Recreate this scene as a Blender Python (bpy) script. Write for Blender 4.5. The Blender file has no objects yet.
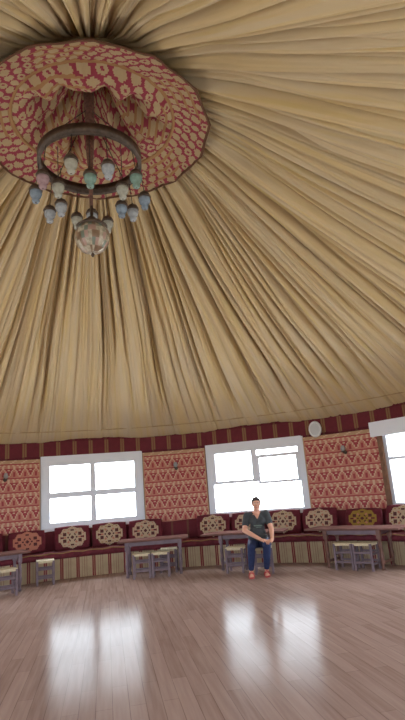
import bpy, bmesh, math, random
from math import sin, cos, pi, radians, atan2, hypot, exp
from mathutils import Vector, Matrix, Euler, noise

sc = bpy.context.scene
COL = sc.collection
random.seed(11)

# ---------------------------------------------------------------- camera, sky, daylight, exposure
CAM = Vector((0.0, -5.9248, 1.6))
cam_d = bpy.data.cameras.new('camera'); cam = bpy.data.objects.new('camera', cam_d); COL.objects.link(cam)
pitch, roll, yaw, FPX = 0.2424, -0.0789, 0.1969, 519.66
Fv = Vector((sin(yaw)*cos(pitch), cos(yaw)*cos(pitch), sin(pitch)))
Rt = Vector((cos(yaw), -sin(yaw), 0)); Up = Rt.cross(Fv)
R2 = cos(roll)*Rt + sin(roll)*Up; U2 = -sin(roll)*Rt + cos(roll)*Up
M = Matrix((R2, U2, -Fv)).transposed().to_4x4(); M.translation = CAM
cam.matrix_world = M
cam_d.sensor_fit = 'VERTICAL'; cam_d.sensor_height = 36; cam_d.lens = 36*FPX/720
cam_d.clip_start = 0.02
sc.camera = cam

w = bpy.data.worlds.new('world'); sc.world = w; w.use_nodes = True
nt = w.node_tree; nt.nodes.clear()
wo = nt.nodes.new('ShaderNodeOutputWorld'); bg = nt.nodes.new('ShaderNodeBackground')
tc = nt.nodes.new('ShaderNodeTexCoord'); sx = nt.nodes.new('ShaderNodeSeparateXYZ')
cr = nt.nodes.new('ShaderNodeValToRGB')
nt.links.new(tc.outputs['Generated'], sx.inputs[0]); 
mp = nt.nodes.new('ShaderNodeMapRange'); mp.inputs[1].default_value = -1; mp.inputs[2].default_value = 1
nt.links.new(sx.outputs[2], mp.inputs[0]); nt.links.new(mp.outputs[0], cr.inputs[0])
cr.color_ramp.elements[0].position = .46; cr.color_ramp.elements[0].color = (.62, .60, .56, 1)
cr.color_ramp.elements[1].position = .52; cr.color_ramp.elements[1].color = (.84, .91, 1.0, 1)
nt.links.new(cr.outputs[0], bg.inputs[0]); bg.inputs[1].default_value = 10.5
nt.links.new(bg.outputs[0], wo.inputs[0])

sc.view_settings.view_transform = 'Standard'; sc.view_settings.look = 'None'
sc.view_settings.gamma = 1; sc.view_settings.use_curve_mapping = False
sc.view_settings.exposure = 0.95
sc.cycles.max_bounces = 10; sc.cycles.diffuse_bounces = 6

RW, HR = 6.98, 2.887                 # wall corner radius, roof rim height
WZ0, WZ1, WH = .923, 2.60, 1.165     # window sill, head, half width
A1, STEP = -2.44, 32.18
WAZ = [radians(A1 + k*STEP + (1.6 if k > 1 else 0)) for k in range(-5, 6)]
APO = math.sqrt(RW*RW - WH*WH)

for i, a in enumerate(WAZ):          # daylight portals, one in each window opening
    l = bpy.data.lights.new('window_daylight', 'AREA'); l.shape = 'RECTANGLE'; l.size = 2*WH; l.size_y = WZ1-WZ0
    l.cycles.is_portal = True
    o = bpy.data.objects.new('window_daylight', l); COL.objects.link(o)
    n = Vector((sin(a), cos(a), 0))
    o.location = n*(APO+.13) + Vector((0, 0, (WZ0+WZ1)/2))
    o.rotation_euler = n.to_track_quat('Z', 'Y').to_euler()

# ---------------------------------------------------------------- materials
def s2l(c): return tuple(((v/255+.055)/1.055)**2.4 if v/255 > .04045 else v/255/12.92 for v in c)
def mat(name, rgb, rough=.7, metal=0, spec=.4, noise_amt=0, nscale=12, bump=0, sheen=0, trans=0):
    m = bpy.data.materials.new(name); m.use_nodes = True; N = m.node_tree; b = N.nodes['Principled BSDF']
    c = s2l(rgb); b.inputs['Base Color'].default_value = (*c, 1); b.inputs['Roughness'].default_value = rough
    b.inputs['Metallic'].default_value = metal; b.inputs['Specular IOR Level'].default_value = spec
    if trans: b.inputs['Transmission Weight'].default_value = trans
    if sheen: b.inputs['Sheen Weight'].default_value = sheen
    if noise_amt or bump:
        t = N.nodes.new('ShaderNodeTexCoord'); n = N.nodes.new('ShaderNodeTexNoise'); n.inputs['Scale'].default_value = nscale
        n.inputs['Detail'].default_value = 4
        N.links.new(t.outputs['Object'], n.inputs['Vector'])
        if noise_amt:
            mx = N.nodes.new('ShaderNodeValToRGB'); e = mx.color_ramp.elements
            e[0].position = .3; e[1].position = .7
            e[0].color = (*[v*(1-noise_amt) for v in c], 1); e[1].color = (*[min(1, v*(1+noise_amt)) for v in c], 1)
            N.links.new(n.outputs['Fac'], mx.inputs[0]); N.links.new(mx.outputs[0], b.inputs['Base Color'])
        if bump:
            bp = N.nodes.new('ShaderNodeBump'); bp.inputs['Strength'].default_value = bump; bp.inputs['Distance'].default_value = .01
            N.links.new(n.outputs['Fac'], bp.inputs['Height']); N.links.new(bp.outputs[0], b.inputs['Normal'])
    return m
def mth(N, op, a, b=None, c=None):
    n = N.nodes.new('ShaderNodeMath'); n.operation = op
    for i, v in enumerate((a, b, c)):
        if v is None: continue
        if isinstance(v, (int, float)): n.inputs[i].default_value = v
        else: N.links.new(v, n.inputs[i])
    return n.outputs[0]
def mixc(N, f, a, b):
    n = N.nodes.new('ShaderNodeMix'); n.data_type = 'RGBA'
    for s, v in ((n.inputs[0], f), (n.inputs[6], a), (n.inputs[7], b)):
        if isinstance(v, (int, float)): s.default_value = v
        elif isinstance(v, tuple): s.default_value = (*v, 1)
        else: N.links.new(v, s)
    return n.outputs[2]
def striped(name, base, stripes, period_deg, rough=.85):
    """vertical stripes counted round the room; stripes = [(from, to, rgb)] as fractions of a period"""
    m = mat(name, base, rough, spec=.15); N = m.node_tree; b = N.nodes['Principled BSDF']
    t = N.nodes.new('ShaderNodeTexCoord'); s = N.nodes.new('ShaderNodeSeparateXYZ'); N.links.new(t.outputs['Object'], s.inputs[0])
    a = mth(N, 'ARCTAN2', s.outputs[0], s.outputs[1]); u = mth(N, 'FRACT', mth(N, 'ADD', mth(N, 'MULTIPLY', a, 1/radians(period_deg)), 500.0))
    nz = N.nodes.new('ShaderNodeTexNoise'); nz.inputs['Scale'].default_value = 9; N.links.new(t.outputs['Object'], nz.inputs[0])
    col = mixc(N, nz.outputs['Fac'], tuple(v*.8 for v in s2l(base)), tuple(v*1.15 for v in s2l(base)))
    for lo, hi, rgb in stripes:
        f = mth(N, 'MULTIPLY', mth(N, 'GREATER_THAN', u, lo), mth(N, 'LESS_THAN', u, hi))
        col = mixc(N, f, col, s2l(rgb))
    N.links.new(col, b.inputs['Base Color'])
    return m

M_wall = striped('wall_cloth', (98, 40, 48), [(.0, .14, (104, 66, 56))], 3.1)
M_val = striped('valance_cloth', (106, 46, 54), [(.0, .24, (132, 102, 74)), (.10, .14, (116, 66, 58))], 3.1)
M_bench = striped('bench_stripe', (178, 158, 130), [(.0, .2, (122, 40, 52)), (.08, .12, (170, 140, 110)), (.5, .53, (140, 100, 85)), (.64, .67, (140, 100, 85)), (.35, .38, (150, 120, 100))], 3.1)
M_red = mat('dark_red_cloth', (96, 40, 46), .85, spec=.15, noise_amt=.25, nscale=14)
M_red2 = mat('crimson_seat_cloth', (108, 42, 52), .7, spec=.25, noise_amt=.3, nscale=10)
M_band = mat('ochre_braid', (150, 118, 80), .9, spec=.1, noise_amt=.2, nscale=60)
M_white = mat('white_frame_paint', (222, 226, 236), .4, spec=.4)
M_grey = mat('grey_gasket', (95, 98, 104), .5)
M_dark = mat('dark_iron', (52, 44, 38), .5, metal=.3, noise_amt=.3, nscale=25)
M_iron = mat('worn_brown_iron', (84, 70, 60), .5, metal=.2, noise_amt=.35, nscale=18)
M_wood = mat('dark_brown_wood', (112, 78, 68), .45, noise_amt=.25, nscale=8)
M_lil = mat('greyish_painted_wood', (112, 94, 102), .5, noise_amt=.2, nscale=8)
M_top = mat('table_top_wood', (108, 78, 72), .6, spec=0, noise_amt=.2, nscale=6)
M_rush = mat('woven_rush', (196, 180, 150), .8, noise_amt=.15, nscale=40, bump=.4)
M_white_p = mat('white_plastic', (222, 224, 226), .4)
M_chrome = mat('dull_steel', (150, 145, 140), .35, metal=.8)

# tent fabric
M_tent = mat('tent_cloth', (196, 170, 122), .75, spec=.2)
def tent_nodes():
    N = M_tent.node_tree; b = N.nodes['Principled BSDF']
    t = N.nodes.new('ShaderNodeTexCoord'); s = N.nodes.new('ShaderNodeSeparateXYZ'); N.links.new(t.outputs['Object'], s.inputs[0])
    a = mth(N, 'ARCTAN2', s.outputs[0], s.outputs[1])
    r = mth(N, 'SQRT', mth(N, 'ADD', mth(N, 'POWER', s.outputs[0], 2), mth(N, 'POWER', s.outputs[1], 2)))
    def nz(asc, rsc, det):
        c = N.nodes.new('ShaderNodeCombineXYZ'); N.links.new(mth(N, 'MULTIPLY', a, asc), c.inputs[0]); N.links.new(mth(N, 'MULTIPLY', r, rsc), c.inputs[1])
        n = N.nodes.new('ShaderNodeTexNoise'); n.inputs['Scale'].default_value = 1; n.inputs['Detail'].default_value = det
        N.links.new(c.outputs[0], n.inputs[0]); return n.outputs['Fac']
    def ramp(v, lo, hi):
        n = N.nodes.new('ShaderNodeMapRange'); n.inputs[1].default_value = lo; n.inputs[2].default_value = hi; N.links.new(v, n.inputs[0]); return n.outputs[0]
    c1 = mixc(N, ramp(nz(30, .5, 3), .35, .68), s2l((196, 178, 148)), s2l((204, 180, 134)))
    c2 = mixc(N, mth(N, 'MULTIPLY', ramp(nz(75, .6, 2), .55, .72), .65), c1, s2l((198, 174, 114)))
    c3 = mixc(N, mth(N, 'MULTIPLY', ramp(nz(110, .8, 2), .58, .75), .5), c2, s2l((172, 150, 118)))
    N.links.new(c3, b.inputs['Base Color'])
tent_nodes()

# laminate floor: boards run towards the far window
M_floor = mat('laminate_boards', (150, 118, 105), .24, spec=.0065)
def floor_nodes():
    N = M_floor.node_tree; b = N.nodes['Principled BSDF']
    t = N.nodes.new('ShaderNodeTexCoord'); mpn = N.nodes.new('ShaderNodeMapping'); mpn.inputs['Rotation'].default_value = (0, 0, radians(90))
    N.links.new(t.outputs['Object'], mpn.inputs[0])
    br = N.nodes.new('ShaderNodeTexBrick'); br.inputs['Scale'].default_value = 1; br.inputs['Brick Width'].default_value = 1.28
    br.inputs['Row Height'].default_value = .13; br.inputs['Mortar Size'].default_value = .0025; br.offset = .37
    br.inputs['Color1'].default_value = (*s2l((156, 130, 120)), 1); br.inputs['Color2'].default_value = (*s2l((138, 112, 102)), 1)
    br.inputs['Mortar'].default_value = (*s2l((112, 88, 80)), 1)
    N.links.new(mpn.outputs[0], br.inputs[0])
    m2 = N.nodes.new('ShaderNodeMapping'); m2.inputs['Scale'].default_value = (16, .9, 1); N.links.new(t.outputs['Object'], m2.inputs[0])
    n = N.nodes.new('ShaderNodeTexNoise'); n.inputs['Scale'].default_value = 1.5; n.inputs['Detail'].default_value = 5; N.links.new(m2.outputs[0], n.inputs[0])
    mr = N.nodes.new('ShaderNodeMapRange'); mr.inputs[1].default_value = .35; mr.inputs[2].default_value = .7; N.links.new(n.outputs['Fac'], mr.inputs[0])
    c = mixc(N, mth(N, 'MULTIPLY', mr.outputs[0], .45), br.outputs['Color'], s2l((176, 152, 140)))
    N.links.new(c, b.inputs['Base Color'])
    n2 = N.nodes.new('ShaderNodeTexNoise'); n2.inputs['Scale'].default_value = 1.2; N.links.new(t.outputs['Object'], n2.inputs[0])
    N.links.new(mth(N, 'ADD', mth(N, 'MULTIPLY', n2.outputs['Fac'], .08), .13), b.inputs['Roughness'])
floor_nodes()

# window glass: clear, lets the daylight straight through
M_glass = bpy.data.materials.new('window_glass'); M_glass.use_nodes = True
def glass_nodes():
    N = M_glass.node_tree; N.nodes.clear(); o = N.nodes.new('ShaderNodeOutputMaterial')
    t = N.nodes.new('ShaderNodeBsdfTransparent'); g = N.nodes.new('ShaderNodeBsdfGlossy'); g.inputs['Roughness'].default_value = .02
    f = N.nodes.new('ShaderNodeFresnel'); f.inputs[0].default_value = 1.2; mx = N.nodes.new('ShaderNodeMixShader')
    t.inputs[0].default_value = (.95, .97, .97, 1)
    N.links.new(f.outputs[0], mx.inputs[0]); N.links.new(t.outputs[0], mx.inputs[1]); N.links.new(g.outputs[0], mx.inputs[2]); N.links.new(mx.outputs[0], o.inputs[0])
glass_nodes()

# ---------------------------------------------------------------- helpers
def tag(o, label=None, cat=None, group=None, kind=None):
    if label: o['label'] = label
    if cat: o['category'] = cat
    if group: o['group'] = group
    if kind: o['kind'] = kind
    return o
def obj(name, bm, mats, parent=None, smooth=False):
    if isinstance(bm, bmesh.types.BMesh):
        me = bpy.data.meshes.new(name); bm.to_mesh(me); bm.free()
    else: me = bm
    for m in (mats if isinstance(mats, (list, tuple)) else [mats]): me.materials.append(m)
    if smooth: me.polygons.foreach_set('use_smooth', [True]*len(me.polygons))
    o = bpy.data.objects.new(name, me); COL.objects.link(o)
    if parent: o.parent = parent
    return o
def empty(name, loc=(0, 0, 0), rz=0, parent=None):
    o = bpy.data.objects.new(name, None); COL.objects.link(o); o.location = loc; o.rotation_euler = (0, 0, rz)
    o.empty_display_size = .1
    if parent: o.parent = parent
    return o
def copy_tree(o, parent=None):
    c = o.copy(); COL.objects.link(c)
    if parent: c.parent = parent
    for ch in list(o.children): copy_tree(ch, c)
    return c
def bx(bm, c, s, rot=None, bev=0, mi=0):
    r = bmesh.ops.create_cube(bm, size=1); vs = r['verts']
    bmesh.ops.scale(bm, vec=s, verts=vs)
    if bev:
        es = list({e for v in vs for e in v.link_edges})
        rr = bmesh.ops.bevel(bm, geom=es, offset=bev, segments=2, affect='EDGES', profile=.6); vs = list({v for f in rr['faces'] for v in f.verts} | {v for v in vs if v.is_valid})
    if rot is not None: bmesh.ops.rotate(bm, cent=(0, 0, 0), matrix=Euler(rot).to_matrix(), verts=vs)
    bmesh.ops.translate(bm, vec=c, verts=vs)
    if mi:
        for f in {f for v in vs for f in v.link_faces}: f.material_index = mi
    return vs
def tube(bm, pts, rads, seg=10, closed=False, mi=0):
    pts = [Vector(p) for p in pts]; n = len(pts)
    if not isinstance(rads, (list, tuple)): rads = [rads]*n
    rings = []
    for i, p in enumerate(pts):
        a = pts[i-1] if (i or closed) else p; b = pts[(i+1) % n] if (i < n-1 or closed) else p
        d = (b-a).normalized(); ref = Vector((0, 0, 1)) if abs(d.z) < .9 else Vector((0, 1, 0))
        u = d.cross(ref).normalized(); v = u.cross(d)
        rings.append([bm.verts.new(p + rads[i]*(cos(2*pi*k/seg)*u + sin(2*pi*k/seg)*v)) for k in range(seg)])
    for i in range(n if closed else n-1):
        A, B = rings[i], rings[(i+1) % n]
        for k in range(seg):
            f = bm.faces.new((A[k], A[(k+1) % seg], B[(k+1) % seg], B[k])); f.material_index = mi
    if not closed:
        bm.faces.new(list(reversed(rings[0]))).material_index = mi; bm.faces.new(rings[-1]).material_index = mi
    bmesh.ops.recalc_face_normals(bm, faces=bm.faces)
def lathe(bm, prof, seg=16, c=(0, 0, 0), mi=0, mif=None):
    rings = []
    for r, z in prof:
        if r < 1e-4: rings.append([bm.verts.new((c[0], c[1], c[2]+z))])
        else: rings.append([bm.verts.new((c[0]+r*cos(2*pi*k/seg), c[1]+r*sin(2*pi*k/seg), c[2]+z)) for k in range(seg)])
    for j in range(len(rings)-1):
        A, B = rings[j], rings[j+1]
        for k in range(seg):
            q = [A[k % len(A)], A[(k+1) % seg % len(A)], B[(k+1) % seg % len(B)], B[k % len(B)]]
            q = list(dict.fromkeys(q))
            if len(q) > 2:
                f = bm.faces.new(q); f.material_index = mif(j, k) if mif else mi
    bmesh.ops.recalc_face_normals(bm, faces=bm.faces)
def arcband(bm, r, z0, z1, a0, a1, n, thick=.02, mi=0):
    """curved strip standing on the circle of radius r (a solid, thick outward)"""
    rows = []
    for i in range(n+1):
        a = a0+(a1-a0)*i/n; s, c = sin(a), cos(a)
        rows.append([bm.verts.new((R*s, R*c, z)) for R, z in ((r, z0), (r, z1), (r+thick, z1), (r+thick, z0))])
    for i in range(n):
        for k in range(4):
            bm.faces.new((rows[i][k], rows[i][(k+1) % 4], rows[i+1][(k+1) % 4], rows[i+1][k])).material_index = mi
    bm.faces.new(rows[0][::-1]); bm.faces.new(rows[-1])
    bmesh.ops.recalc_face_normals(bm, faces=bm.faces)
def arcprofile(bm, prof, a0, a1, n, closed=True, fn=None):
    rows = []
    for i in range(n+1):
        a = a0+(a1-a0)*i/n; s, c = sin(a), cos(a)
        rows.append([bm.verts.new(((r)*s, (r)*c, z)) for r, z in (fn(a) if fn else prof)])
    m = len(rows[0])
    for i in range(n):
        for k in range(m if closed else m-1):
            bm.faces.new((rows[i][k], rows[i][(k+1) % m], rows[i+1][(k+1) % m], rows[i+1][k]))
    if closed: bm.faces.new(rows[0][::-1]); bm.faces.new(rows[-1])
    bmesh.ops.recalc_face_normals(bm, faces=bm.faces)

# ---------------------------------------------------------------- the setting
bm = bmesh.new()
lathe(bm, [(0, -.1), (7.2, -.1), (7.2, 0), (0, 0)], 96)
tag(obj('floor', bm, M_floor), kind='structure')

# wall: cloth-lined, with an opening for every window
def P(a, r): return Vector((r*sin(a), r*cos(a), 0))
HALF = math.asin(WH/RW)
def prism(bm, pa, pb, z0, z1, th=.16):
    n = (pa+pb).normalized()*th
    vs = [bm.verts.new((q.x, q.y, z)) for z in (z0, z1) for q in (pa, pb, pb+n, pa+n)]
    for f in ((0, 1, 2, 3), (7, 6, 5, 4), (0, 4, 5, 1), (1, 5, 6, 2), (2, 6, 7, 3), (3, 7, 4, 0)): bm.faces.new([vs[i] for i in f])
bm = bmesh.new(); WT = 2.99
for i, a in enumerate(WAZ):
    pa, pb = P(a-HALF, RW), P(a+HALF, RW)
    prism(bm, pa, pb, 0, WZ0); prism(bm, pa, pb, WZ1, WT)
    b0 = a+HALF; b1 = (WAZ[i+1] if i < 10 else WAZ[0]+2*pi)-HALF; n = 3
    for k in range(n): prism(bm, P(b0+(b1-b0)*k/n, RW), P(b0+(b1-b0)*(k+1)/n, RW), 0, WT)
bmesh.ops.recalc_face_normals(bm, faces=bm.faces)
tag(obj('wall_round', bm, M_wall), kind='structure')

# ceiling: pleated tent cloth, cone with radial folds
ZTOP, RTOP = 6.42, .04
def roof_z(r): t = (RW-r)/(RW-1.47); return HR + (6.19-HR)*t - .05*sin(pi*min(1, max(0, t))) + max(0, 1.25-r)*.45
def build_ceiling():
    rnd = random.Random(5); NA, NR = 4800, 56
    # overlapping pleats: each one rises slowly and drops sharply
    def pleats(count, seed):
        q = random.Random(seed); b = [0.0]
        while b[-1] < count: b.append(b[-1]+q.choice((.45, .6, .8, 1, 1.3, 1.7, 2.3)))
        return [v/b[-1]*2*pi for v in b], [q.random() for _ in b], [q.choice((1, -1)) for _ in b], [q.uniform(1.6, 8.5) for _ in b]
    sets = [(pleats(140, 2), .21), (pleats(260, 7), .15), (pleats(480, 9), .05)]
    H = [[0.0]*NA for _ in range(NR+1)]
    import bisect
    for (bd, am, sg, rend), A in sets:
        for i in range(NA):
            x = 2*pi*i/NA; k = max(0, min(len(bd)-2, bisect.bisect(bd, x)-1)); k2 = (k+1) % (len(bd)-1)
            wa = bd[k+1]-bd[k]; u = (x-bd[k])/wa; lo = .014+.020*am[k]
            for j in range(NR+1):
                r = 7.06 + (RTOP-7.06)*j/NR; wd = wa*r; d0, d1 = u*wd, (1-u)*wd       # metres to the folds on either side
                e0 = am[k]**.8*(min(1, max(.1, (rend[k]-r)/1.2)) if rend[k] < 7 else 1)
                e1 = am[k2]**.8*(min(1, max(.1, (rend[k2]-r)/1.2)) if rend[k2] < 7 else 1)
                h = 1-min(1, wd/.3)*.5*(u**1.3 if sg[k] > 0 else (1-u)**1.3)     # hanging belly of the pleat, one-sided
                h += 1.25*e0*exp(-(d0/lo)**1.5) + 1.25*e1*exp(-(d1/(lo*1.5))**1.5)
                fade = min(1, max(0, (6.95-r)/2.0))
                H[j][i] -= (h-1)*A*(.10+.90*fade)*min(1, max(0, r-.9)/1.2+.05)
    vs, fs = [], []
    for j in range(NR+1):
        r = 7.06 + (RTOP-7.06)*j/NR; z = roof_z(r)
        for i in range(NA):
            th = 2*pi*i/NA; h = H[j][i]; th += .016*noise.noise(Vector((cos(th)*4, sin(th)*4, r*.4)))+.005*noise.noise(Vector((cos(th)*14, sin(th)*14, r*.7)))
            vs.append(((r-h*.4)*sin(th), (r-h*.4)*cos(th), z-h*.85+.05))
    for j in range(NR):
        for i in range(NA):
            i2 = (i+1) % NA; fs.append((j*NA+i, j*NA+i2, (j+1)*NA+i2, (j+1)*NA+i))
    top = len(vs); vs.append((0, 0, roof_z(0)+.1)); fs += [(NR*NA+i, NR*NA+(i+1) % NA, top) for i in range(NA)]
    me = bpy.data.meshes.new('ceiling'); me.from_pydata(vs, [], fs); me.update()
    return tag(obj('ceiling', me, M_tent, smooth=True), kind='structure')
build_ceiling()

# the hem seam of the tent cloth just above the rim
bm = bmesh.new(); tube(bm, [(6.60*sin(t), 6.60*cos(t), roof_z(6.60)+.028) for t in [2*pi*k/160 for k in range(160)]], .011, 6, closed=True)
M_seam = mat('hem_cord', (176, 150, 108), .8, noise_amt=.15)
tag(obj('trim_2', bm, M_seam, smooth=True), kind='structure')

# striped valance below the rim, follows the wall
def wallr(a, off=0):
    for c in WAZ:
        d = (a-c+pi) % (2*pi)-pi
        if abs(d) <= HALF: return APO/cos(d)-off
    return RW*.9985-off
bm = bmesh.new()
n = 720; rows = []
for i in range(n):
    a = 2*pi*i/n; r = wallr(a, .03); sag = .012*sin(a*44)
    rows.append([bm.verts.new((R*sin(a), R*cos(a), z)) for R, z in ((r, 2.605+sag), (r, 2.925), (r+.02, 2.925), (r+.02, 2.605+sag))])
for i in range(n):
    for k in range(4): bm.faces.new((rows[i][k], rows[i][(k+1) % 4], rows[(i+1) % n][(k+1) % 4], rows[(i+1) % n][k]))
bmesh.ops.recalc_face_normals(bm, faces=bm.faces)
tag(obj('trim_1', bm, M_val), kind='structure')

# windows
def win_bar(bm, x0, x1, z0, z1, y0=-.05, y1=.05, bev=.006): bx(bm, ((x0+x1)/2, (y0+y1)/2, (z0+z1)/2), (x1-x0, y1-y0, z1-z0), bev=bev)
def pane(root, x0, x1, z0, z1, y=.02):
    bm = bmesh.new(); bx(bm, ((x0+x1)/2, y, (z0+z1)/2), (x1-x0, .006, z1-z0)); return obj('pane', bm, M_glass, root)
def window(idx, a, kind):
    n = P(a, APO); root = empty('window_%d' % idx, (n.x, n.y, 0), -a); tag(root, kind='structure')
    # local x = along the wall, local y = outwards
    W, z0, z1 = WH+.012, WZ0-.008, WZ1+.008; f = .205 if kind == 'four' else .15; ft = .23; fb = .195 if kind == 'four' else .13
    bm = bmesh.new()
    y0, y1 = -.035, .10
    win_bar(bm, -W, W, z1-ft, z1, y0, y1); win_bar(bm, -W, W, z0, z0+fb, y0, y1)
    win_bar(bm, -W, -W+f, z0+fb, z1-ft, y0, y1); win_bar(bm, W-f, W, z0+fb, z1-ft, y0, y1)
    zb, zt = z0+fb, z1-ft; xl, xr = -W+f, W-f; zm = zb+(zt-zb)*.475
    if kind == 'four':
        win_bar(bm, -.06, .06, zb, zt, y0+.01, y1-.01); win_bar(bm, xl, -.06, zm-.065, zm+.06, y0+.01, y1-.01); win_bar(bm, .06, xr, zm-.065, zm+.06, y0+.01, y1-.01)
        obj('window_frame', bm, M_white, root)
        for p in ((xl, -.06, zb, zm-.065), (.06, xr, zb, zm-.065), (xl, -.06, zm+.06, zt), (.06, xr, zm+.06, zt)): pane(root, *p)
    elif kind == 'sash':
        win_bar(bm, -.07, .06, zm+.03, zt, y0+.01, y1-.01); win_bar(bm, xl, .06, zm-.01, zm+.06, y0+.01, y1-.01); win_bar(bm, xl, xl+.07, zm+.06, zt, y0+.01, y1-.01)
        obj('window_frame', bm, M_white, root)
        pane(root, xl, xr, zb, zm-.01); pane(root, xl, -.07, zm+.05, zt)
        # right upper light: a sash slid a little down, open above and below
        bs = bmesh.new(); s0, s1 = zm+.0, zt-.11; sl, sr = .10, xr-.05
        win_bar(bs, sl, sr, s1-.075, s1, -.03, .02); win_bar(bs, sl, sr, s0+.155, s0+.18, -.03, .02); win_bar(bs, sl-.03, sr+.05, s0-.07, s0-.01, -.03, .02)
        win_bar(bs, sl-.045, sl+.01, s0-.07, s1, -.03, .02); win_bar(bs, sr-.01, sr+.05, s0-.07, s1, -.03, .02)
        s = obj('sash', bs, M_white, root); pane(s, sl+.01, sr-.01, s0+.18, s1-.075, -.005); pane(s, sl+.01, sr-.01, s0-.01, s0+.155, -.005)
        bs = bmesh.new(); win_bar(bs, xl, xr, zb+.045, zb+.062, .0, .04, 0); obj('rail', bs, M_white, root)
    else:
        win_bar(bm, xl, xr, zm+.20, zm+.26, y0+.01, y1-.01)
        obj('window_frame', bm, M_white, root)
        pane(root, xl, xr, zb, zm+.20); pane(root, xl, xr, zm+.26, zt)
    bm = bmesh.new(); win_bar(bm, -W, W, WZ0-.035, WZ0+.02, -.09, -.035, .01); obj('window_sill', bm, M_white, root)
    return root
for i, a in enumerate(WAZ):
    window(i+1, a, 'four' if i == 5 else 'sash' if i == 6 else 'two' if i == 7 else 'four')

# ---------------------------------------------------------------- kilims between the windows
M_k = [mat('kilim_salmon', (184, 124, 108), .95, spec=.05), mat('kilim_crimson', (156, 72, 76), .95, spec=.05),
       mat('kilim_cream', (200, 170, 144), .95, spec=.05), mat('kilim_ochre', (178, 146, 116), .95, spec=.05), mat('kilim_brown', (112, 66, 58), .95, spec=.05)]
def kilim_idx(i, j, nx, ny):
    if j < 3 or j >= ny-3: return 3 if (i//2+j) % 5 else 2
    if i < 1 or i >= nx-1: return 3
    y = (j-3) % 12; row = (j-3)//12; x = (i+(5 if row % 2 else 0)) % 10 - 4.5; wd = abs(x); h = y-2
    if y == 0: return 1
    if y == 1: return 2 if (i//2) % 2 else 0
    if y == 11: return 0
    if 2 <= h <= 7 and wd < (8-h)*.62: return 1 if not (h == 3 and wd < 1) else 2      # dark triangle, point down
    if h <= 1: return 2 if wd < 1 or wd > 4 else 0
    if wd > 4 and h > 4: return 1
    if (8-h)*.62 <= wd < (8-h)*.62+1.0: return 2
    return 0
def kilim(a0, a1, z0, z1, nx=64, ny=66):
    vs, fs, mi = [], [], []
    for j in range(ny+1):
        for i in range(nx+1):
            t = i/nx; a = a0+(a1-a0)*t; z = z0+(z1-z0)*j/ny
            r = RW-.055-.008*sin(t*19+z)*.7
            r = min(r, wallr(a, .02))
            if j == 0: z += .008*sin(t*40)
            vs.append((r*sin(a), r*cos(a), z))
    for j in range(ny):
        for i in range(nx):
            q = j*(nx+1)+i; fs.append((q, q+1, q+nx+2, q+nx+1)); mi.append(kilim_idx(i, ny-1-j, nx, ny))
    me = bpy.data.meshes.new('wall_kilim'); me.from_pydata(vs, [], fs); me.update()
    me.polygons.foreach_set('material_index', mi)
    o = obj('wall_kilim', me, M_k)
    sd = o.modifiers.new('thick', 'SOLIDIFY'); sd.thickness = .012; sd.offset = 1
    return o
KL = {4: 'salmon and crimson kilim left of the four-pane window, cut by the photo edge',
      5: 'salmon and crimson kilim hung between the four-pane window and the window behind the woman',
      6: 'widest salmon and crimson kilim, hung below the white wall clock',
      }
for i in range(11):
    a0 = WAZ[i]+HALF; a1 = (WAZ[i+1] if i < 10 else WAZ[0]+2*pi)-HALF
    if i not in (3, 4, 5, 6, 7): continue
    o = kilim(a0+.004, a1-.004, .84, 2.55)
    tag(o, KL.get(i, 'salmon and crimson kilim on the wall beyond the %s edge of the photo' % ('left' if i < 5 else 'right')), 'kilim', 'kilims on the wall')

# ---------------------------------------------------------------- built-in bench round the room
BR = 6.128; BA0, BA1 = radians(-150), radians(150)
bench = empty('bench'); tag(bench, 'long curved bench along the wall, striped front under a crimson seat', 'bench')
bm = bmesh.new(); arcprofile(bm, [(BR, .0), (BR, .40), (RW-.14, .40), (RW-.14, 0)], BA0, BA1, 300); obj('base', bm, M_bench, bench)
bm = bmesh.new()
def seatp(a):
    w_ = .010*sin(a*90)+.008*sin(a*37+1)
    return [(BR+.0, .402), (BR-.035, .415), (BR-.05+w_*.4, .47), (BR-.03, .52+w_), (BR+.05, .535+w_), (RW-.25, .535), (RW-.15, .525), (RW-.15, .402)]
arcprofile(bm, None, BA0, BA1, 400, fn=seatp); obj('seat_cushion', bm, M_red2, bench, smooth=True)
bm = bmesh.new()
def backp(a):
    s = .025*abs(sin(a*14.5)); return [(RW-.27, .537), (RW-.25, .80), (RW-.23, .90+s), (RW-.19, .925+s), (RW-.155, .90+s), (RW-.15, .537)]
arcprofile(bm, None, BA0, BA1, 500, fn=backp); obj('backrest', bm, M_wall, bench, smooth=True)
bm = bmesh.new(); tube(bm, [((BR-.045)*sin(BA0+(BA1-BA0)*k/300), (BR-.045)*cos(BA0+(BA1-BA0)*k/300), .525+.01*sin((BA0+(BA1-BA0)*k/300)*90)) for k in range(301)], .012, 6)
obj('piping', bm, M_band, bench, smooth=True)

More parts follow.
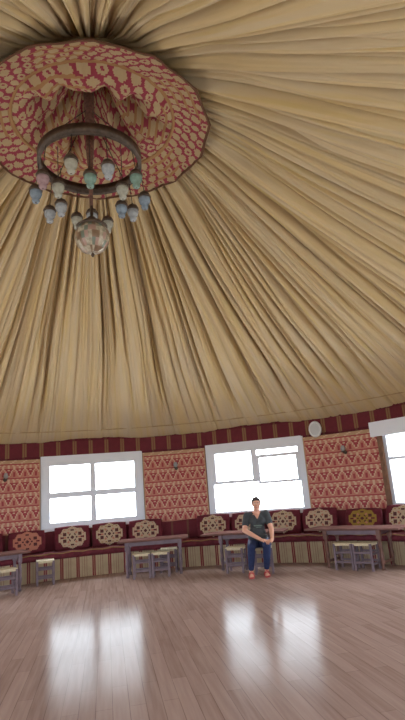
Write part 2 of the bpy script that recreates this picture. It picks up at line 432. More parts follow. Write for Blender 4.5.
# back cushions
M_c = [mat('cushion_maroon', (94, 38, 46), .9, spec=.1, noise_amt=.2), mat('cushion_cream', (174, 152, 128), .9, spec=.1), mat('cushion_brown', (84, 48, 48), .9, spec=.1),
       mat('cushion_rose', (168, 110, 92), .9, spec=.1), mat('cushion_olive', (140, 112, 52), .9, spec=.1)]
def cush_idx(u, v, col, alt):
    x, y = abs(u), v                       # -1..1
    rr = (x/.74)**2+(y/.86)**2 + .10*cos(10*atan2(y, x+1e-6))
    if rr > 1: return 0
    if rr > .80: return col
    st = (x*.8)**2+(y)**2
    d = hypot(x, y*.8); an = atan2(y, x)
    if d < .10: return 2
    if d < .20: return col
    if d < .27 and cos(6*an) > -.2: return 2
    if abs(x-.40) < .09 and abs(abs(y)-.26) < .13: return 2
    if .30 < d < .44 and cos(6*an) > .72: return 3
    if x < .10 and .5 < abs(y) < .66: return 2
    if abs(y) < .06 and x > .34: return 0
    return col if rr < .62 or cos(22*an) > -.3 else (3 if alt else 4)
def cushion_mesh(W, H, col, alt, sc_=1):
    nx, ny = 44, 30; bm = bmesh.new(); grid = {}
    for s in (0, 1):
        for j in range(ny+1):
            for i in range(nx+1):
                u, v = 2*i/nx-1, 2*j/ny-1
                e = (1-abs(u)**4)*(1-abs(v)**4)
                edge = i in (0, nx) or j in (0, ny)
                if edge and s: grid[(1, i, j)] = grid[(0, i, j)]; continue
                pinch = 1-.07*(abs(u)**2*abs(v)**2) ; 
                y = (-1 if s == 0 else 1)*.085*max(0, e)**.5
                sc2 = 1 - .05*(1-abs(v)**2)*(abs(u) > .98) 
                grid[(s, i, j)] = bm.verts.new((u*W/2*pinch*sc2, y, v*H/2*pinch))
    for s in (0, 1):
        for j in range(ny):
            for i in range(nx):
                q = [grid[(s, i, j)], grid[(s, i+1, j)], grid[(s, i+1, j+1)], grid[(s, i, j+1)]]
                if s: q.reverse()
                f = bm.faces.new(q); u, v = (2*(i+.5)/nx-1), (2*(j+.5)/ny-1)
                f.material_index = cush_idx(u, v, col, alt) if s == 0 else 0; f.smooth = True
    me = bpy.data.meshes.new('back_cushion'); bm.to_mesh(me); bm.free()
    for m in M_c: me.materials.append(m)
    return me
CM = [cushion_mesh(.80, .52, 1, True), cushion_mesh(.80, .52, 1, False), cushion_mesh(.80, .48, 3, True), cushion_mesh(.80, .42, 4, False)]
def cushion(azd, kind, label, z=.537, tilt=.22, scl=1.0):
    a = radians(azd); r = RW-.40
    o = bpy.data.objects.new('back_cushion', CM[kind]); COL.objects.link(o)
    o.location = (r*sin(a), r*cos(a), z+.235*scl); o.rotation_euler = Euler((-tilt, 0, -a), 'XYZ'); o.scale = (scl, 1, scl)
    return tag(o, label, 'cushion', 'medallion cushions along the bench')
CUSH = [  # azimuth from the room centre, kind, label
    (-22.6, 0, 'medallion cushion on the bench, cut by the left edge of the photo'),
    (-15.0, 2, 'rosy medallion cushion behind the stool at the left, under the end of the kilim'),
    (-6.7, 0, 'cream medallion cushion under the left half of the four-pane window'),
    (.4, 1, 'cream medallion cushion under the middle of the four-pane window'),
    (7.5, 0, 'cream medallion cushion directly behind the left end of the table in the middle left'),
    (21.0, 1, 'cream medallion cushion left of the woman, behind the end of the table beside her'),
    (28.0, 0, 'cream medallion cushion mostly hidden behind the woman'),
    (35.0, 1, 'cream medallion cushion just right of the woman'),
    (42.0, 0, 'cream medallion cushion under the left end of the widest kilim'),
    (50.2, 3, 'olive and yellow patterned cushion behind the table at the right'),
    (57.6, 1, 'cream medallion cushion under the brightest window at the right edge'),
]
for az, k, lb in CUSH: cushion(az, k, lb)

# ---------------------------------------------------------------- wall fittings
def on_wall(az, z, off=.07): a = radians(az); r = wallr(a, off); return (r*sin(a), r*cos(a), z), -a
def sconce(az, z, label):
    loc, rz = on_wall(az, z, .075); root = empty('wall_sconce', loc, rz); root.scale = (.85,)*3; tag(root, label, 'wall lamp', 'small wall lamps on the kilims')
    # local -y faces the room
    bm = bmesh.new(); lathe(bm, [(0, 0), (.05, 0), (.045, .02), (.015, .03), (0, .03)], 16); bmesh.ops.rotate(bm, cent=(0, 0, 0), matrix=Euler((pi/2, 0, 0)).to_matrix(), verts=bm.verts); obj('back_plate', bm, M_iron, root, True)
    bm = bmesh.new(); tube(bm, [(0, -.02, 0), (0, -.06, -.03), (0, -.11, -.03), (0, -.13, .0)], .009, 8); obj('arm', bm, M_iron, root, True)
    bm = bmesh.new(); lathe(bm, [(0, 0), (.035, .0), (.06, .02), (.062, .03), (0, .03)], 16, (0, -.13, -.005)); obj('cup', bm, M_iron, root, True)
    bm = bmesh.new(); lathe(bm, [(.02, .0), (.055, .03), (.062, .07), (.045, .11), (.04, .14), (.0, .145)], 16, (0, -.13, .024)); obj('glass_shade', bm, M_shade, root, True)
M_shade = mat('pale_lamp_glass', (150, 150, 150), .2, spec=.6, noise_amt=.12, nscale=30)
sconce(-18.6, 2.13, 'small wall lamp on the kilim at the left edge')
sconce(14.0, 2.13, 'small wall lamp on the middle kilim between the two windows')
sconce(47.4, 2.13, 'small wall lamp on the widest kilim below the clock')

loc, rz = on_wall(42.3, 2.70, .055)
ck = empty('wall_clock', loc, rz); ck.scale = (.90, 1, 1.10); tag(ck, 'oval white clock on the red striped cloth band above the kilim', 'clock')
bm = bmesh.new(); lathe(bm, [(0, 0), (.155, 0), (.165, .02), (.16, .05), (.135, .055), (.125, .035), (0, .035)], 40); bmesh.ops.rotate(bm, cent=(0, 0, 0), matrix=Euler((pi/2, 0, 0)).to_matrix(), verts=bm.verts); obj('clock_case', bm, M_white_p, ck, True)
bm = bmesh.new(); lathe(bm, [(0, .036), (.124, .036), (.124, .038), (0, .038)], 40); bmesh.ops.rotate(bm, cent=(0, 0, 0), matrix=Euler((pi/2, 0, 0)).to_matrix(), verts=bm.verts)
M_face = mat('clock_face_grey', (190, 193, 196), .4); obj('clock_face', bm, M_face, ck)

# white pelmet box over the window at the right edge
a3 = WAZ[7]; pn = P(a3, APO)
pel = empty('window_pelmet', (pn.x, pn.y, 0), -a3); tag(pel, 'deep white pelmet board over the window at the right edge', 'pelmet')
bm = bmesh.new(); bx(bm, (0, -.20, 2.52), (2*WH+.20, .03, .30), bev=.006); obj('front_board', bm, M_white, pel)
bm = bmesh.new(); bx(bm, (0, -.11, 2.66), (2*WH+.20, .15, .02)); obj('top_board', bm, M_white, pel)
for s in (-1, 1):
    bm = bmesh.new(); bx(bm, (s*(WH+.085), -.11, 2.51), (.03, .15, .28)); obj('end_board', bm, M_white, pel)
# narrow brown curtain hanging beside that window
M_cur = mat('brown_curtain', (140, 108, 88), .9, spec=.1, noise_amt=.15)
cu = bmesh.new(); rows = []
for i in range(25):
    t = i/24; x = -WH-.03+t*.13; y = -.10+.018*sin(t*22)
    rows.append([cu.verts.new((x, y, z)) for z in (2.5, 1.9, 1.3, .94)])
for i in range(24):
    for k in range(3): cu.faces.new((rows[i][k], rows[i+1][k], rows[i+1][k+1], rows[i][k+1]))
o = obj('curtain', cu, M_cur, None, True); o.location = (pn.x, pn.y, 0); o.rotation_euler = (0, 0, -a3)
o.modifiers.new('t', 'SOLIDIFY').thickness = .006
tag(o, 'narrow brown curtain gathered beside the window at the right edge', 'curtain')

# ---------------------------------------------------------------- tables
def table(loc, rz, L, W=.62, H=.70, label='', top=None, inset=.16, kind='frame'):
    root = empty('table', loc, rz); tag(root, label, 'table', 'low wooden tables along the bench')
    bm = bmesh.new(); bx(bm, (0, 0, H-.0175), (L, W, .035), bev=.008); obj('tabletop', bm, M_top, root)
    bm = bmesh.new()
    for s in (-1, 1):
        bx(bm, (0, s*(W/2-.09), H-.075), (L-2*inset, .022, .075)); bx(bm, (s*(L/2-inset), 0, H-.075), (.022, W-.18, .075))
    obj('apron', bm, M_lil, root)
    for sx_ in (-1, 1):
        for sy in (-1, 1):
            bm = bmesh.new(); x, y = sx_*(L/2-inset), sy*(W/2-.09)
            bx(bm, (x, y, H-.11), (.075, .075, .15), bev=.006)
            lathe(bm, [(0, 0), (.03, 0), (.036, .03), (.024, .06), (.03, .12), (.04, .22), (.03, .30), (.036, .40), (.026, .46), (.034, H-.18), (0, H-.18)], 12, (x, y, 0))
            obj('leg', bm, M_lil if kind == 'frame' else M_wood, root)
        bm = bmesh.new(); bx(bm, (sx_*(L/2-inset), 0, .12), (.03, W-.2, .045)); obj('stretcher', bm, M_lil if kind == 'frame' else M_wood, root)
    return root
TC = [  # x, y, azimuth, length, label
    ((-2.17, 5.12, 0), -21, 1.30, 'low wooden table cut by the left edge of the photo', 'frame'),
    ((.93, 5.36, 0), 8.5, 1.42, 'low wooden table with three stools under it, in front of the four-pane window', 'frame'),
    ((2.74, 4.86, 0), 29, 1.70, 'low wooden table standing just behind the seated woman', 'frame'),
    ((4.53, 3.54, 0), 52, 1.85, 'longest low table, dark brown, near the right edge of the photo', 'brown')]
for loc, az, L, lb, k in TC: table(loc, -radians(az), L, label=lb, kind=k, inset=.40 if L > 1.6 else .18)

# ---------------------------------------------------------------- stools
def make_stool():
    root = empty('stool'); H = .46; S = .17
    bm = bmesh.new()
    # woven rush seat: four triangular fields, slightly dished
    n = 12; g = [[bm.verts.new(((2*i/n-1)*S, (2*j/n-1)*S, H-.012*(1-max(abs(2*i/n-1), abs(2*j/n-1))) + (.004 if (max(abs(i-n/2), abs(j-n/2)) % 2) else 0))) for j in range(n+1)] for i in range(n+1)]
    for i in range(n):
        for j in range(n): bm.faces.new((g[i][j], g[i+1][j], g[i+1][j+1], g[i][j+1]))
    ex = bmesh.ops.extrude_face_region(bm, geom=bm.faces[:]); vs = [v for v in ex['geom'] if isinstance(v, bmesh.types.BMVert)]
    for v in vs: v.co.z = H-.045
    bmesh.ops.recalc_face_normals(bm, faces=bm.faces)
    obj('seat', bm, M_rush, root)
    for sx_ in (-1, 1):
        for sy in (-1, 1):
            bm = bmesh.new(); bx(bm, (sx_*.155, sy*.155, (H-.01)/2), (.04, .04, H-.01), bev=.004); obj('leg', bm, M_lil, root)
    bm = bmesh.new()
    for s in (-1, 1):
        for z in (.14, .30): bx(bm, (0, s*.155, z), (.28, .02, .035)); bx(bm, (s*.155, 0, z-.03), (.02, .28, .035))
    obj('rails', bm, M_lil, root)
    return root
ST = [  # location, rotation, label
    ((-1.84, 4.72), 22, 'front stool at the left edge of the photo, beside the table leg'),
    ((-1.24, 5.58), 8, 'stool standing alone between the left-edge table and the striped bench front'),
    ((.66, 5.10), -7, 'leftmost of the three stools under the table before the four-pane window'),
    ((1.03, 5.04), -9, 'middle stool of the three under the table before the four-pane window'),
    ((1.24, 5.50), -12, 'right, farther-back stool of the three under the table before the four-pane window'),
    ((2.44, 4.52), -26, 'stool with empty rush seat just left of the woman'),
    ((2.86, 4.07), -18, 'stool the woman sits on'),
    ((4.26, 3.50), -45, 'left stool of the pair in front of the long right-hand table'),
    ((4.50, 3.20), -50, 'right stool of the pair in front of the long right-hand table')]
s0 = make_stool()
for i, (p, rz, lb) in enumerate(ST):
    o = s0 if i == 0 else copy_tree(s0)
    o.location = (p[0], p[1], 0); o.rotation_euler = (0, 0, radians(rz)); tag(o, lb, 'stool', 'rush-seated stools')

# ---------------------------------------------------------------- roof medallion: red and cream cloth round the crown
M_m = [mat('crown_cream', (170, 148, 114), .9, spec=.1), mat('crown_crimson', (142, 62, 74), .9, spec=.1), mat('crown_tan', (156, 118, 82), .9, spec=.1), mat('crown_brown', (104, 74, 58), .9, spec=.1)]
med = empty('roof_medallion', (0, 0, 0)); tag(med, 'red and cream patterned cloth medallion gathered at the crown of the tent', 'roof cloth')
RO, RI = 1.475, 1.03
def poly(th, n=14): d = (th % (2*pi/n))-pi/n; return cos(pi/n)/cos(d)*1.012
def ring_z(r): return 6.13+(RO-r)*.44
def oval(i, j, cw, chh):
    """rows of cream ovals, staggered, on a crimson ground, each cell a little different"""
    row = j//chh; ii = i+(cw//2 if row % 2 else 0); cell = ii//cw
    h1 = ((cell*7919+row*104729) % 97)/97; h2 = ((cell*31337+row*271) % 89)/89
    x = (ii % cw+.5)/cw*2-1; y = (j % chh+.5)/chh*2-1
    if abs(y) > .8 and h2 > .6: return 2
    d = (x*(1.12+.3*h1)+y*.25)**2+(y*(.95+.25*h2))**2
    if d < .10 and h1 > .7: return 1
    return 0 if d < .92 else 1
vs, fs, mi = [], [], []; NA, NR = 600, 25
for j in range(NR+1):
    for i in range(NA):
        th = 2*pi*i/NA; t = j/NR; r = RI+(RO-RI)*t; r *= (1-t)+t*poly(th)
        vs.append((r*sin(th), r*cos(th), ring_z(r)+.006*sin(th*23+3*t)+.006*sin(th*61)))
for j in range(NR):
    for i in range(NA):
        fs.append((j*NA+i, j*NA+(i+1) % NA, (j+1)*NA+(i+1) % NA, (j+1)*NA+i))
        if j < 1: m = 2 if (i//2) % 3 else 1
        elif j == NR-1: m = 3
        else: m = oval(i, j-1, 12, 6)
        mi.append(m)
me = bpy.data.meshes.new('ring_cloth'); me.from_pydata(vs, [], fs); me.update(); me.polygons.foreach_set('material_index', mi)
o = obj('ring_cloth', me, M_m, med, True); o.modifiers.new('t', 'SOLIDIFY').thickness = .01
for R_, rad, m_ in ((RO, .013, M_m[3]), (RI, .024, M_m[2])):
    bm = bmesh.new(); tube(bm, [(R_*(poly(t) if R_ == RO else 1)*sin(t), R_*(poly(t) if R_ == RO else 1)*cos(t), ring_z(R_)-.005+.006*sin(t*23+(3 if R_ == RO else 0))) for t in [2*pi*k/210 for k in range(210)]], rad, 6, closed=True)
    obj('cord', bm, m_, med, True)
# gathered inner cloth: pleats run up to the crown, the near side sags into a lip
vs, fs, mi = [], [], []; NA, NR = 480, 60
rn = random.Random(3)
def gather(th, t):
    """t 0 at the ring, 1 at the crown hole"""
    near = max(0, cos(th-pi))**1.2                    # th=pi is the side towards the entrance
    r = RI*(1-t) + .10*t
    z = ring_z(RI) + .98*t**1.5
    pl = sin(th*9+1.2*sin(th*2)) * .5 + sin(th*17+2)*.25
    z += pl*.24*sin(pi*min(1, t*1.1))*(1-.5*near)
    z -= near*.27*sin(pi*t/.56) if t < .56 else 0
    z -= .06*sin(pi*t)
    if near > 0 and t > .34: z += near*.22*min(1, (t-.34)/.12)
    return r, z
for j in range(NR+1):
    for i in range(NA):
        th = 2*pi*i/NA; r, z = gather(th, j/NR); vs.append((r*sin(th), r*cos(th), z+.008*sin(i*.9)*sin(j*.4)))
for j in range(NR):
    for i in range(NA):
        fs.append((j*NA+i, j*NA+(i+1) % NA, (j+1)*NA+(i+1) % NA, (j+1)*NA+i))
        m = oval(i, j, 16, 6)
        if j < 1: m = 2
        mi.append(m)
me = bpy.data.meshes.new('gathered_cloth'); me.from_pydata(vs, [], fs); me.update(); me.polygons.foreach_set('material_index', mi)
o = obj('gathered_cloth', me, M_m, med, True); o.modifiers.new('t', 'SOLIDIFY').thickness = .008

# ---------------------------------------------------------------- chandelier
ch = empty('chandelier', (-.07, 0, 5.55)); tag(ch, 'iron hoop chandelier with small glass lanterns and one large patterned globe', 'chandelier')
CZ = 5.55
bm = bmesh.new(); tube(bm, [(0, 0, 7.2-CZ), (.01, 0, 6.3-CZ), (0, 0, 5.9-CZ), (0, 0, 5.6-CZ), (0, 0, 5.1-CZ)], [.075, .06, .05, .03, .02], 12); obj('pole', bm, M_cp if 'M_cp' in globals() else mat('rope_wrapped_pole', (104, 72, 60), .8, noise_amt=.4, nscale=30), ch, True)
HRd, HZ = .625, 5.74-CZ
bm = bmesh.new()
segs = 96
prof = [(HRd+.012, -.06), (HRd+.024, -.07), (HRd+.024, .07), (HRd+.012, .06), (HRd-.010, .06), (HRd-.018, .07), (HRd-.018, -.07), (HRd-.010, -.06)]
rows = [[bm.verts.new((r*sin(2*pi*i/segs), r*cos(2*pi*i/segs), HZ+z)) for r, z in prof] for i in range(segs)]
for i in range(segs):
    for k in range(8): bm.faces.new((rows[i][k], rows[(i+1) % segs][k], rows[(i+1) % segs][(k+1) % 8], rows[i][(k+1) % 8]))
bmesh.ops.recalc_face_normals(bm, faces=bm.faces)
obj('hoop', bm, M_iron, ch, True)
for k in range(4):
    t = radians(90*k+45); bm = bmesh.new(); tube(bm, [(.04*sin(t), .04*cos(t), HZ+.75), (HRd*sin(t), HRd*cos(t), HZ+.04)], .006, 6); obj('hanging_chain', bm, M_dark, ch, True)
GL = [mat('lantern_glass_mint', (126, 156, 146), .25, spec=.5, noise_amt=.16, nscale=28), mat('lantern_glass_blue', (132, 148, 164), .25, spec=.5, noise_amt=.16, nscale=28),
      mat('lantern_glass_cream', (172, 172, 160), .25, spec=.5, noise_amt=.14, nscale=28), mat('lantern_glass_pink', (166, 138, 144), .25, spec=.5, noise_amt=.14, nscale=28),
      mat('lantern_glass_white', (164, 170, 176), .25, spec=.5, noise_amt=.16, nscale=28)]
def lantern(x, y, z, gi, top, s=1.0):
    g = GL[gi]
    bm = bmesh.new(); lathe(bm, [(.0, -.088*s), (.030*s, -.086*s), (.042*s, -.062*s), (.032*s, -.04*s), (.054*s, -.018*s), (.066*s, .02*s), (.06*s, .055*s), (.038*s, .075*s), (0, .08*s)], 18, (x, y, z))
    r = obj('lantern', bm, g, ch, True)
    bm = bmesh.new(); lathe(bm, [(.0, .055*s), (.066*s, .045*s), (.074*s, .062*s), (.052*s, .105*s), (.022*s, .12*s), (.01*s, .14*s), (0, .14*s)], 14, (x, y, z))
    obj('lantern_cap', bm, M_iron, r, True)
    bm = bmesh.new(); lathe(bm, [(0, -.092*s), (.014*s, -.085*s), (.02*s, -.075*s), (0, -.07*s)], 10, (x, y, z)); obj('lantern_knob', bm, M_iron, r, True)
    bm = bmesh.new(); tube(bm, [(x, y, z+.13*s), top], .005, 5); obj('chain', bm, M_dark, r, True)
cols = [2, 4, 1, 0, 4, 2, 3, 1, 4, 2]
for k in range(10):                                    # outer ring hangs from the hoop
    t = radians(36*k+18); x, y = (HRd+.04)*sin(t), (HRd+.04)*cos(t)
    lantern(x, y, 5.21-CZ+(.03 if k % 2 else -.02), [1, 3, 2, 4, 1, 0, 2, 4, 2, 1][k] if False else cols[k], (HRd*sin(t), HRd*cos(t), HZ-.05), 1.15)
for k in range(6):                                     # inner ring
    t = radians(60*k); x, y = .44*sin(t), .44*cos(t)
    lantern(x, y, 5.19-CZ, [4, 1, 2, 0, 2, 4][k], (.44*sin(t), .44*cos(t), HZ+.045), 1.15)
# large globe on the pole
bm = bmesh.new()
gp = [(0, -.215), (.06, -.21), (.14, -.17), (.195, -.095), (.215, -.01), (.205, .06), (.17, .12), (.13, .14)]
def gm(j, k): return [0, 1, 0, 2, 1, 0, 3][(k*3+j*5+(k//3)*j) % 7]
lathe(bm, gp, 28, (0, 0, 4.69-CZ), mif=gm)
M_g = [mat('globe_pearl', (176, 168, 150), .25, spec=.6, noise_amt=.4, nscale=22), mat('globe_umber', (128, 104, 84), .3, spec=.5, noise_amt=.3), mat('globe_grey_green', (112, 124, 112), .3, spec=.5), mat('globe_rose', (168, 138, 128), .3, spec=.5)]
g = obj('globe', bm, M_g, ch, True)
bm = bmesh.new(); lathe(bm, [(.0, .13), (.125, .13), (.185, .115), (.19, .14), (.13, .19), (.06, .22), (.05, .26), (.02, .28), (.02, .44), (0, .44)], 24, (0, 0, 4.69-CZ)); obj('globe_cap', bm, M_iron, g, True)
bm = bmesh.new(); lathe(bm, [(0, -.27), (.018, -.255), (.022, -.235), (.012, -.215), (.035, -.198), (0, -.19)], 12, (0, 0, 4.69-CZ)); obj('finial', bm, M_iron, g, True)

# ---------------------------------------------------------------- the seated woman
def blob(name, parts, mats, parent, voxel=.009, matfn=None, smooth_it=4):
    """one continuous surface grown from tapered limbs and ellipsoids"""
    bm = bmesh.new()
    for p in parts:
        if p[0] == 'c':                                   # chain of (pt, radius) joints
            pts = p[1]; sq = p[2] if len(p) > 2 else 1
            for (a, ra), (b, rb) in zip(pts, pts[1:]):
                a, b = Vector(a), Vector(b); d = b-a; L = d.length
                q = d.to_track_quat('Z', 'Y').to_matrix().to_4x4(); q.translation = a
                prev = None; S = 16; rings = []
                for st in range(-4, 13):
                    if st < 0: f = st/4*pi/2; z = ra*sin(f); r = ra*cos(f)
                    elif st <= 8: z = L*st/8; r = ra+(rb-ra)*st/8
                    else: f = (st-8)/4*pi/2; z = L+rb*sin(f); r = rb*cos(f)
                    r = max(r, .0004)
                    rings.append([bm.verts.new(q @ Vector((r*cos(2*pi*k/S), r*sin(2*pi*k/S), z))) for k in range(S)])
                for A, B in zip(rings, rings[1:]):
                    for k in range(S): bm.faces.new((A[k], A[(k+1) % S], B[(k+1) % S], B[k]))
                bm.faces.new(rings[0][::-1]); bm.faces.new(rings[-1])
        else:                                             # ellipsoid: centre, radii, rotation
            r = bmesh.ops.create_uvsphere(bm, u_segments=24, v_segments=16, radius=1)
            mm = Matrix.Translation(p[1]) @ Euler(p[3] if len(p) > 3 else (0, 0, 0)).to_matrix().to_4x4() @ Matrix.Diagonal((*p[2], 1))
            bmesh.ops.transform(bm, matrix=mm, verts=r['verts'])
    o = obj(name, bm, mats[0])
    m = o.modifiers.new('r', 'REMESH'); m.mode = 'VOXEL'; m.voxel_size = voxel
    s = o.modifiers.new('s', 'SMOOTH'); s.factor = .5; s.iterations = smooth_it
    dg = bpy.context.evaluated_depsgraph_get(); me = bpy.data.meshes.new_from_object(o.evaluated_get(dg)); me.name = name
    old = o.data; o.modifiers.clear(); o.data = me; bpy.data.meshes.remove(old)
    me.materials.clear()
    for mt in mats: me.materials.append(mt)
    for f in me.polygons:
        f.use_smooth = True
        if matfn: f.material_index = matfn(f.center)
    o.parent = parent
    return o
M_skin = mat('skin', (206, 152, 128), .55, spec=.3); M_hair = mat('dark_brown_hair', (42, 30, 28), .5, noise_amt=.3, nscale=60, bump=.5)
M_shirt = mat('dark_grey_green_shirt', (60, 63, 66), .85, noise_amt=.15, nscale=20); M_jean = mat('navy_jeans', (32, 42, 78), .8, noise_amt=.2, nscale=30)
M_shoe = mat('coral_red_sandal', (172, 62, 66), .6); M_lens = mat('dark_glasses', (30, 28, 30), .15, spec=.6); M_lip = mat('lips', (170, 84, 84), .5)
M_eye = mat('eye_white', (225, 220, 215), .3); M_print = mat('faded_shirt_print', (100, 112, 104), .9)
wm = empty('person', (2.775, 4.03, 0), radians(-14)); tag(wm, 'seated woman with hands clasped on one knee, dark T-shirt, navy jeans, red sandals', 'person')
# local: -y towards the camera, seat top at z .46
hipL, hipR = (-.09, .02, .555), (.10, .02, .555)
knL, knR = (-.145, -.40, .515), (.135, -.41, .52)
anL, anR = (-.185, -.31, .085), (.095, -.27, .085)
shL, shR = (-.165, .02, 1.035), (.195, .02, 1.045)
elL, elR = (-.235, -.12, .785), (.262, -.13, .785)
wrL, wrR = (.055, -.40, .625), (.245, -.375, .612)
hd = Vector((.03, -.045, 1.235))
def hand(side, w, palm_dir, up):
    """palm and five bent fingers as joint chains, closing over the knee"""
    w = Vector(w); d = Vector(palm_dir).normalized(); u = Vector(up).normalized(); s = d.cross(u).normalized()*side
    parts = [('c', [(w, .026), (w+d*.045+s*.012, .024), (w+d*.072+s*.018, .016)]), ('c', [(w, .026), (w+d*.045-s*.012, .024), (w+d*.072-s*.02, .015)])]
    for k, L in enumerate((.066, .076, .071, .056)):
        b = w+d*.078+s*(.036-.0245*k); p1 = b+d*L*.42-u*.006+s*(.004-.0028*k); p2 = p1+d*L*.28-u*L*.28; p3 = p2+d*L*.06-u*L*.34
        parts.append(('c', [(b-d*.02, .0105), (b, .0098), (p1, .0090), (p2, .0082), (p3, .0070)]))
    b = w+d*.018+s*.022; p1 = b+d*.028+s*.026-u*.004; p2 = p1+d*.030+s*.008-u*.012
    parts.append(('c', [(b, .014), (p1, .0115), (p2, .0090)]))
    return parts
body = []
body += [('c', [((.0, .03, .58), .13), ((.01, .01, .76), .115), ((.02, .0, .93), .115)]), ('e', (.015, .0, .97), (.17, .10, .115))]
body += [('c', [((.015, .015, 1.02), .075), ((.02, -.005, 1.09), .058), ((.025, -.02, 1.16), .056)])]
body += [('e', hd+Vector((0, .015, .025)), (.079, .092, .10)), ('e', hd+Vector((0, -.028, -.035)), (.064, .062, .072)), ('c', [(hd+Vector((0, -.05, -.075)), .030), (hd+Vector((0, -.066, -.082)), .022)])]
body += [('c', [(hd+Vector((0, -.083, .018)), .009), (hd+Vector((0, -.104, -.012)), .013)]), ('e', hd+Vector((-.013, -.090, -.016)), (.009, .010, .008)), ('e', hd+Vector((.013, -.090, -.016)), (.009, .010, .008))]
body += [('e', hd+Vector((s*.076, .012, .0)), (.010, .020, .030)) for s in (-1, 1)]
body += [('e', hd+Vector((s*.036, -.062, -.022)), (.024, .024, .022)) for s in (-1, 1)]
for sh, el, wr in ((shL, elL, wrL), (shR, elR, wrR)):
    body += [('c', [(sh, .060), (el, .045)]), ('c', [(el, .045), (tuple(Vector(el).lerp(Vector(wr), .35)), .043), (wr, .027)])]
for hp, kn, an in ((hipL, knL, anL), (hipR, knR, anR)):
    body += [('c', [(hp, .092), (kn, .062)]), ('c', [(kn, .058), (tuple(Vector(kn).lerp(Vector(an), .35)), .058), (an, .037)])]
    body += [('c', [(an, .036), ((an[0], an[1]+.025, .040), .034)]), ('c', [((an[0], an[1]+.02, .042), .034), ((an[0], an[1]-.07, .052), .036), ((an[0], an[1]-.145, .040), .028)])]
    for k in range(5):
        xx = an[0]+(-.030+.015*k); body.append(('c', [((xx, an[1]-.145, .036), .011), ((xx, an[1]-.175+.006*abs(k-2), .032), .010)]))
body += hand(1, wrL, (.075, -.05, -.012), (0.15, -.25, 1))
body += hand(-1, wrR, (-.085, -.07, -.01), (0, -.3, 1))
b = blob('body', body, [M_skin], wm, voxel=.0046, smooth_it=2)
# clothes follow the body
shirt = [('c', [((.0, .03, .60), .155), ((.01, .01, .76), .140), ((.02, .0, .92), .132)]), ('e', (.018, .0, .97), (.185, .118, .105)), ('e', (-.055, -.075, .93), (.08, .07, .075)), ('e', (.095, -.075, .93), (.08, .07, .075)), ('e', (.0, -.05, .72), (.16, .135, .13)), ('e', (.0, -.10, .655), (.185, .15, .075)),
         ('c', [((-.12, .02, 1.035), .070), ((.16, .02, 1.04), .070)]),
         ('c', [(shL, .073), (tuple(Vector(shL).lerp(Vector(elL), .55)), .070)]), ('c', [(shR, .073), (tuple(Vector(shR).lerp(Vector(elR), .55)), .070)])]
sh_o = blob('t_shirt', shirt, [M_shirt, M_skin], wm, voxel=.006,
            matfn=lambda c: 1 if (c.y < -.01 and abs(c.x-.02) < (c.z-.975)*.62 and c.z > .98) or (c.z > 1.085 and abs(c.x-.02) < .075) else 0)
bm = bmesh.new(); bx(bm, (.02, -.155, .86), (.16, .012, .018), bev=.003); bx(bm, (.03, -.157, .83), (.10, .012, .014), bev=.003); obj('shirt_print', bm, M_print, wm)
jeans = [('c', [((.0, .035, .57), .150), ((.0, .02, .64), .14)])]
for hp, kn, an in ((hipL, knL, anL), (hipR, knR, anR)):
    a2 = tuple(Vector(kn).lerp(Vector(an), .86)); jeans += [('c', [(hp, .108), (kn, .074)]), ('c', [(kn, .074), (tuple(Vector(kn).lerp(Vector(an), .4)), .068), (a2, .050)])]
blob('jeans', jeans, [M_jean], wm, voxel=.008)
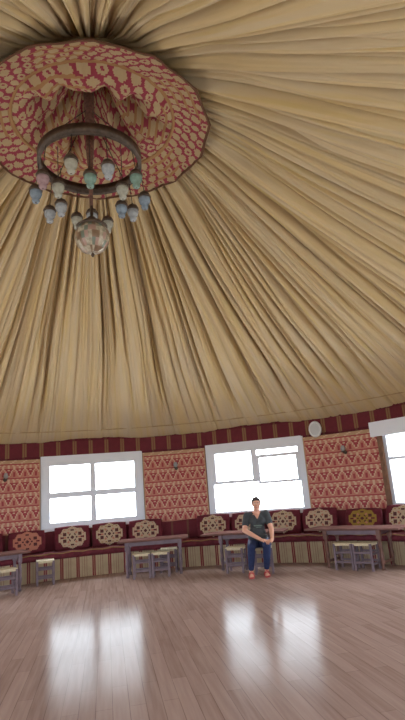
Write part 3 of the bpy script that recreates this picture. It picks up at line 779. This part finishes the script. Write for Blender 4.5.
hair = [('e', hd+Vector((0, .035, .045)), (.090, .096, .100)), ('c', [(hd+Vector((-.072, -.005, .05)), .018), (hd+Vector((-.079, .02, -.02)), .014)]), ('c', [(hd+Vector((.072, -.005, .05)), .018), (hd+Vector((.079, .02, -.02)), .014)]),
        ('c', [(hd+Vector((-.05, -.052, .092)), .022), (hd+Vector((0, -.064, .104)), .024), (hd+Vector((.05, -.052, .092)), .022)]), ('e', hd+Vector((0, .115, -.01)), (.045, .04, .05))]
blob('hair', hair, [M_hair], wm, voxel=.006, smooth_it=8)
for s in (-1, 1):
    bm = bmesh.new(); r = bmesh.ops.create_uvsphere(bm, u_segments=12, v_segments=8, radius=1); bmesh.ops.transform(bm, matrix=Matrix.Translation(hd+Vector((s*.030, -.0765, .020))) @ Matrix.Diagonal((.013, .007, .0062, 1)), verts=bm.verts); e = obj('eye', bm, M_eye, wm, True)
    bm = bmesh.new(); r = bmesh.ops.create_uvsphere(bm, u_segments=10, v_segments=8, radius=.0052); bmesh.ops.translate(bm, vec=hd+Vector((s*.030, -.082, .020)), verts=bm.verts); obj('iris', bm, M_lens, e, True)
    bm = bmesh.new(); tube(bm, [hd+Vector((s*.014, -.086, .036)), hd+Vector((s*.032, -.085, .040)), hd+Vector((s*.050, -.074, .034))], .004, 6); obj('eyebrow', bm, M_hair, wm, True)
bm = bmesh.new(); tube(bm, [hd+Vector((x, y, z)) for x, y, z in ((-.026, -.078, -.050), (-.012, -.088, -.053), (0, -.090, -.054), (.012, -.088, -.053), (.026, -.078, -.050))], [.002, .006, .007, .006, .002], 8); obj('mouth', bm, M_lip, wm, True)
for an in (anL, anR):
    bm = bmesh.new(); x, y = an[0], an[1]
    out = [(-.032, .055), (-.042, -.03), (-.050, -.12), (-.030, -.195), (.020, -.20), (.050, -.13), (.040, -.03), (.030, .055)]
    lo = [bm.verts.new((x+p[0], y+p[1], .0)) for p in out]; hi = [bm.verts.new((x+p[0], y+p[1], .024)) for p in out]
    bm.faces.new(lo[::-1]); bm.faces.new(hi)
    for k in range(8): bm.faces.new((lo[k], lo[(k+1) % 8], hi[(k+1) % 8], hi[k]))
    for yy, hz in ((-.115, .082), (-.05, .095)):
        tube(bm, [(x-.046, y+yy, .02), (x-.040, y+yy, .065), (x, y+yy, hz), (x+.040, y+yy, .065), (x+.046, y+yy, .02)], .010, 6)
    bmesh.ops.recalc_face_normals(bm, faces=bm.faces); obj('sandal', bm, M_shoe, wm)
